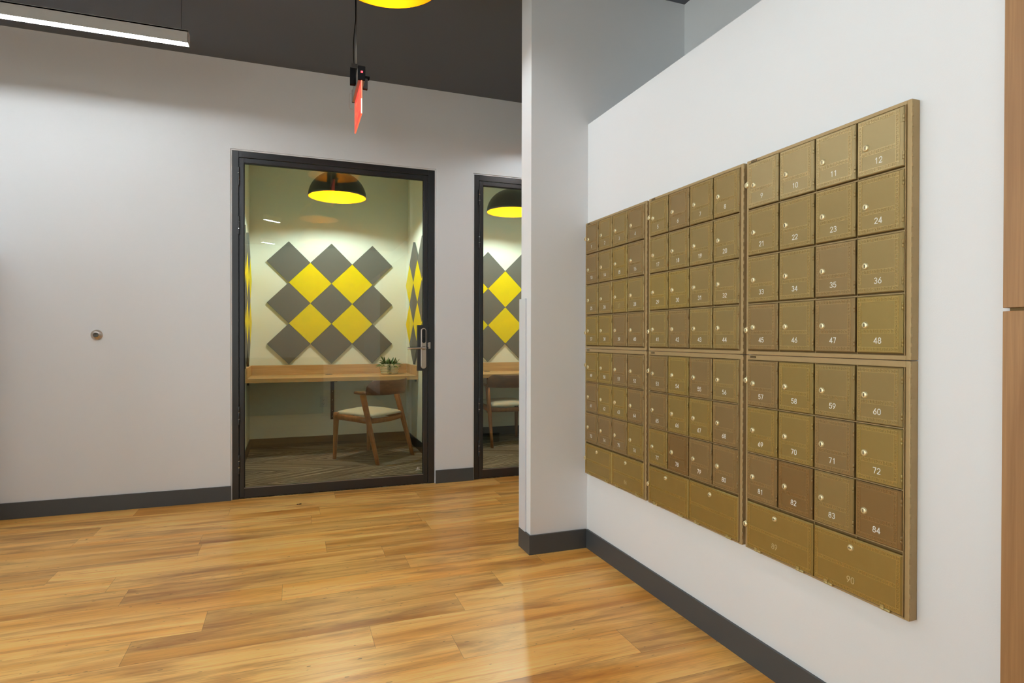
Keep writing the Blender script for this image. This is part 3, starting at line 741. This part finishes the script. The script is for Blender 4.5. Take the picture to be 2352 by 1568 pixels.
for sd, X_ in (('right', 1.1945), ('left', -.3885)):
    for j, y in enumerate((6.075, 6.075-P2)):
        for i in range(3):
            tile((X_, y, ZTOP-i*P2), sd, False, 'grey felt diamond, %s side wall of left room, %s row, %s from back' % (sd, HV[i], ('first', 'second')[j]), 'grey felt diamonds on the side walls')
    for j, y in enumerate((6.075+HD2, 6.075-HD2, 6.075-3*HD2)):
        for i in range(2):
            tile((X_, y, ZTOP-(i+.5)*P2), sd, True, 'yellow felt diamond, %s side wall of left room, %s row, %s from back' % (sd, ('upper', 'lower')[i], ('first', 'second', 'third')[j]), 'yellow felt diamonds on the side walls')

# ---------------------------------------------------------------- desks
def desk(x0, x1, label):
    t = thing('wall_desk', label, 'desk', (x0, 5.915, 0), group='built-in oak desks'); wd = x1-x0; dp = RB-.0135-5.915
    bm = B(); bx(bm, .001, wd-.001, 0, dp, .702, .740, .001, 1); obj('desk_top', bm, M['oak_h'], t)
    bm = B(); bx(bm, .019, wd-.019, dp-.019, dp, .740, .838, .001, 1); obj('back_panel', bm, M['oak_h'], t)
    for (u0, u1) in ((.001, .019), (wd-.019, wd-.001)):
        bm = B(); bx(bm, u0, u1, 0, dp, .740, .838, .001, 1); obj('side_panel', bm, M['oak_h'], t)
    bm = B(); lathe(bm, [(.036, .740), (.036, .7425), (.030, .744), (.0001, .7435)], 24, mat=Matrix.Translation((.755, .50, 0))); obj('grommet', bm, M['black'], t)
    bm = B(); bx(bm, .776, .812, dp-.012, dp+.004, .268, .702, .001, 1); bx(bm, .776, .812, .10, dp, .690, .702, .001, 1); bk = obj('support_bracket', bm, M['bracket'], t)
    bm = B()
    for z in (.30, .36, .47, .56): lathe(bm, [(.0001, 0), (.004, .0005), (.0045, -.001)], 10, mat=Matrix.Translation((.794, dp-.0125, z)) @ Matrix.Rotation(PI/2, 4, 'X'))
    obj('screw_heads', bm, M['steel'], bk)
    for u in (.012, wd-.03):
        bm = B(); bx(bm, u, u+.018, .02, .038, .680, .702, .001, 1); obj('wall_cleat', bm, M['bracket'], t)
    return t
desk(ROOMS[0][0], ROOMS[0][1], 'built-in oak desk with low back edge in the left meeting room')
desk(ROOMS[1][0], ROOMS[1][1], 'built-in oak desk partly seen in the right meeting room')

# outlet under the desk
t = thing('wall_outlet', 'white duplex wall outlet under the desk in the left meeting room', 'outlet', (.320, RB-.0005, .452), (PI/2, 0, 0))
bm = B(); bx(bm, -.037, .037, -.057, .057, 0, .006, .002, 2); obj('cover_plate', bm, M['white_plastic'], t)
for s in (-1, 1):
    bm = B(); bx(bm, -.017, .017, s*.021-.014, s*.021+.014, .006, .0085, .003, 2, mi=0)
    for (u0, u1, v0, v1) in ((-.009, -.0065, 0, .009), (.0065, .009, .001, .008), (-.0025, .0025, -.010, -.005)): bx(bm, u0, u1, s*.021+v0, s*.021+v1, .0083, .0088, mi=1)
    obj('receptacle', bm, [M['white_plastic'], M['black']], t)

# ---------------------------------------------------------------- chairs
def chair(x, y, ang, label):
    t = thing('dining_chair', label, 'chair', (x, y, .003), (0, 0, math.radians(ang)), 'walnut chairs at the desks')
    def leg(p0, p1, s0, s1):
        bm = B(); secs = []
        for k in range(7):
            f = k/6; p = Vector(p0).lerp(Vector(p1), f); s = s0+(s1-s0)*f; sy = s*1.25
            ring = []
            for m in range(12):
                an = 2*PI*m/12+PI/12; cx_, sy_ = math.cos(an), math.sin(an)
                ex_ = abs(cx_)**.45*(1 if cx_ > 0 else -1); ey_ = abs(sy_)**.45*(1 if sy_ > 0 else -1)
                ring.append(p+Vector((ex_*s, ey_*sy, 0)))
            secs.append(ring)
        loft(bm, secs); return bm
    for s in (-1, 1):
        obj('front_leg', leg((s*.232, .252, 0), (s*.225, .235, .430), .0115, .020), M['walnut'], t)
        obj('rear_leg', leg((s*.252, -.270, 0), (s*.235, -.085, .604), .013, .021), M['walnut'], t)
        bm = B(); tube(bm, [(s*.229, .235, .392), (s*.234, .05, .386), (s*.238, -.145, .376)], .019, 12, flat=1.45); obj('side_rail', bm, M['walnut'], t)
    bm = B(); tube(bm, [(-.23, .238, .395), (.23, .238, .395)], .014, 12, flat=1.8)
    obj('front_rail', bm, M['walnut'], t)
    bm = B(); tube(bm, [(-.236, -.150, .374)]+[(-.236+.472*k/8, -.150-.028*math.sin(PI*k/8), .372-.004*math.sin(PI*k/8)) for k in range(1, 8)]+[(.236, -.150, .374)], .013, 12, flat=1.8)
    obj('rear_rail', bm, M['walnut'], t)
    # upholstered seat: domed cushion with a rounded edge
    bm = B(); n, m = 22, 22; grid = {}
    def outl(u, v):
        yy = -.178+.43*v; wv = .218+.008*v
        return (2*u-1)*wv, yy-.018*(1-v)*(1-(2*u-1)**2)
    for side in (0, 1):
        for i in range(n+1):
            for j in range(m+1):
                u, v = i/n, j/m; xx, yy = outl(u, v)
                e = min(1, min(u, 1-u, v, 1-v)/.16); rr_ = math.sqrt(max(0, 1-(1-e)**2))
                dome = .018*(1-(2*u-1)**2)*(1-(2*v-1)**2)
                z = .408+.012*v+rr_*.028+dome if side else .408+.012*v-rr_*.006
                grid[side, i, j] = bm.verts.new((xx, yy, z))
    for side in (0, 1):
        for i in range(n):
            for j in range(m):
                q = [grid[side, i, j], grid[side, i+1, j], grid[side, i+1, j+1], grid[side, i, j+1]]
                f = bm.faces.new(q if side else q[::-1]); f.smooth = True
    bmesh.ops.remove_doubles(bm, verts=bm.verts, dist=.0005)
    obj('seat_cushion', bm, M['seat'], t)
    # curved back band
    bm = B(); secs = []; N = 24
    for k in range(N+1):
        f = k/N*2-1; xx = .262*math.sin(f*1.25)/math.sin(1.25); yy = -.285+.150*(1-math.cos(f*1.25))/(1-math.cos(1.25))
        edge = max(0, (abs(f)-.70)/.30); z0 = .604+.003*edge; z1 = .738-.055*edge**2.2-.004*(1-abs(f)); th = .0065
        nx, ny = math.sin(f*.9), -math.cos(f*.9); lean = .016
        ring = [(xx+nx*th, yy+ny*th, z0+.004), (xx+nx*th*.5, yy+ny*th*.5, z0), (xx-nx*th*.5, yy-ny*th*.5, z0), (xx-nx*th, yy-ny*th, z0+.004),
                (xx-nx*th, yy-ny*th-lean, z1-.004), (xx-nx*th*.4, yy-ny*th*.4-lean, z1), (xx+nx*th*.4, yy+ny*th*.4-lean, z1), (xx+nx*th, yy+ny*th-lean, z1-.004)]
        secs.append(ring)
    loft(bm, secs); obj('backrest', bm, M['walnut_back'], t)
    for s in (-1, 1):
        bm = B(); secs = []
        for k in range(9):
            f = k/8; yy = -.150+.150*f; xx = s*(.258-.012*f); wv = .017+.008*math.sin(PI*min(1, f*1.1)); th = .017-.002*f
            if k == 8: wv *= .75; th *= .8
            secs.append([(xx+wv*math.cos(2*PI*m/12), yy, .622+th*math.sin(2*PI*m/12)) for m in range(12)])
        loft(bm, secs); obj('armrest', bm, M['walnut_back'], t)
    return t
chair(.717, 5.675, 42.5, 'walnut chair with curved back and pale seat at the desk in the left meeting room')
chair(2.157, 6.020, 2.0, 'walnut chair pushed under the desk in the right meeting room')

# ---------------------------------------------------------------- potted plant
t = thing('potted_plant', 'small green plant in a ribbed cream pot on the oak desk', 'plant', (.962, 6.262, .7405))
bm = B(); prof = [(.0001, 0), (.078, 0), (.084, .004)]
for k in range(5):
    z = .010+k*.0185; r0 = .086+.0035*k
    prof += [(r0-.002, z), (r0+.004, z+.004), (r0+.005, z+.0075), (r0+.003, z+.0115), (r0-.002, z+.015)]
prof += [(.098, .103), (.0995, .106), (.096, .107), (.094, .100), (.090, .085)]
lathe(bm, prof, 48); obj('pot', bm, M['pot'], t)
bm = B(); lathe(bm, [(.0001, .092), (.092, .090)], 32); obj('soil', bm, M['soil'], t)
def leaf(bm, base, d, ln, wd, droop=.3, twist=0):
    d = Vector(d).normalized(); side = d.cross(Vector((0, 0, 1))).normalized() if abs(d.z) < .98 else Vector((1, 0, 0))
    side.rotate(Matrix.Rotation(twist, 3, d)); prev = None; n = 6; p = Vector(base)
    for k in range(n+1):
        f = k/n; wv = wd*math.sin(PI*min(.999, f*.92+.05))**.8*(1-.15*f)
        if k == n: wv = .0004
        dirn = (d-Vector((0, 0, droop*f))).normalized(); nor = side.cross(dirn).normalized()
        c_ = p+nor*(-.12*wv)
        cur = [bm.verts.new(p-side*wv), bm.verts.new(c_), bm.verts.new(p+side*wv)]
        if prev:
            for i in (0, 1):
                fc = bm.faces.new((prev[i], prev[i+1], cur[i+1], cur[i])); fc.smooth = True
        prev = cur; p = p+dirn*(ln/n)
rnd = random.Random(5)
bm = B()
for k in range(120):
    an = rnd.uniform(0, 2*PI); rr_ = .075*math.sqrt(rnd.random()); el = rnd.uniform(.0, 1.25)
    out = an+rnd.uniform(-.5, .5)
    leaf(bm, (rr_*math.cos(an), rr_*math.sin(an), .088+rnd.uniform(0, .02)), (math.cos(out)*math.cos(el), math.sin(out)*math.cos(el), math.sin(el)), rnd.uniform(.05, .095), rnd.uniform(.006, .0105), rnd.uniform(.4, 1.4), rnd.uniform(-.6, .6))
for k in range(12):
    an = rnd.uniform(PI*.7, PI*1.4); leaf(bm, (-.045, -.02, .09), (math.cos(an)*.45, math.sin(an)*.25, 1), rnd.uniform(.08, .12), .008, .25, rnd.uniform(-.5, .5))
obj('foliage', bm, M['leaf'], t)
bm = B()
for s in range(5):
    x0 = -.035+s*.008; z = .105; y = -.1
    pts = [(x0*.7, -.08, .108)]+[(x0+.003*math.sin(k*1.7+s), -.108-.002*math.sin(k), .100-k*.0125) for k in range(8)]
    tube(bm, pts, .0009, 5)
    for k, p in enumerate(pts[1:]):
        for sd in (-1, 1): leaf(bm, p, (sd*.8, -.3, -.25+rnd.uniform(-.2, .2)), .010, .0038, .3, rnd.uniform(-.5, .5))
obj('trailing_stems', bm, M['leaf'], t)

# counter behind the viewpoint, seen only as a dark mirror image in the glass door
t = thing('counter', 'dark wooden counter mirrored faintly in the lower part of the glass door', 'counter', (-.55, -.45, 0))
bm = B(); bx(bm, -1.0, 1.0, -.28, .28, .0, .78, .002, 1); obj('counter_body', bm, M['counter'], t)
bm = B(); bx(bm, -1.03, 1.03, -.31, .31, .78, .81, .003, 2); obj('counter_top', bm, M['counter'], t)

# small dark crumb on the planks in front of the glass door
bm = B(); rnd = random.Random(3)
for k in range(4):
    bx(bm, -.012+k*.007, -.003+k*.007, rnd.uniform(-.006, 0), rnd.uniform(.003, .008), 0, rnd.uniform(.002, .005), .0008, 1)
o = obj('floor_crumb', bm, M['keyslot'], loc=(0.048, 4.244, .0003)); tag(o, 'tiny dark crumb on the plank floor in front of the glass door', 'crumb')
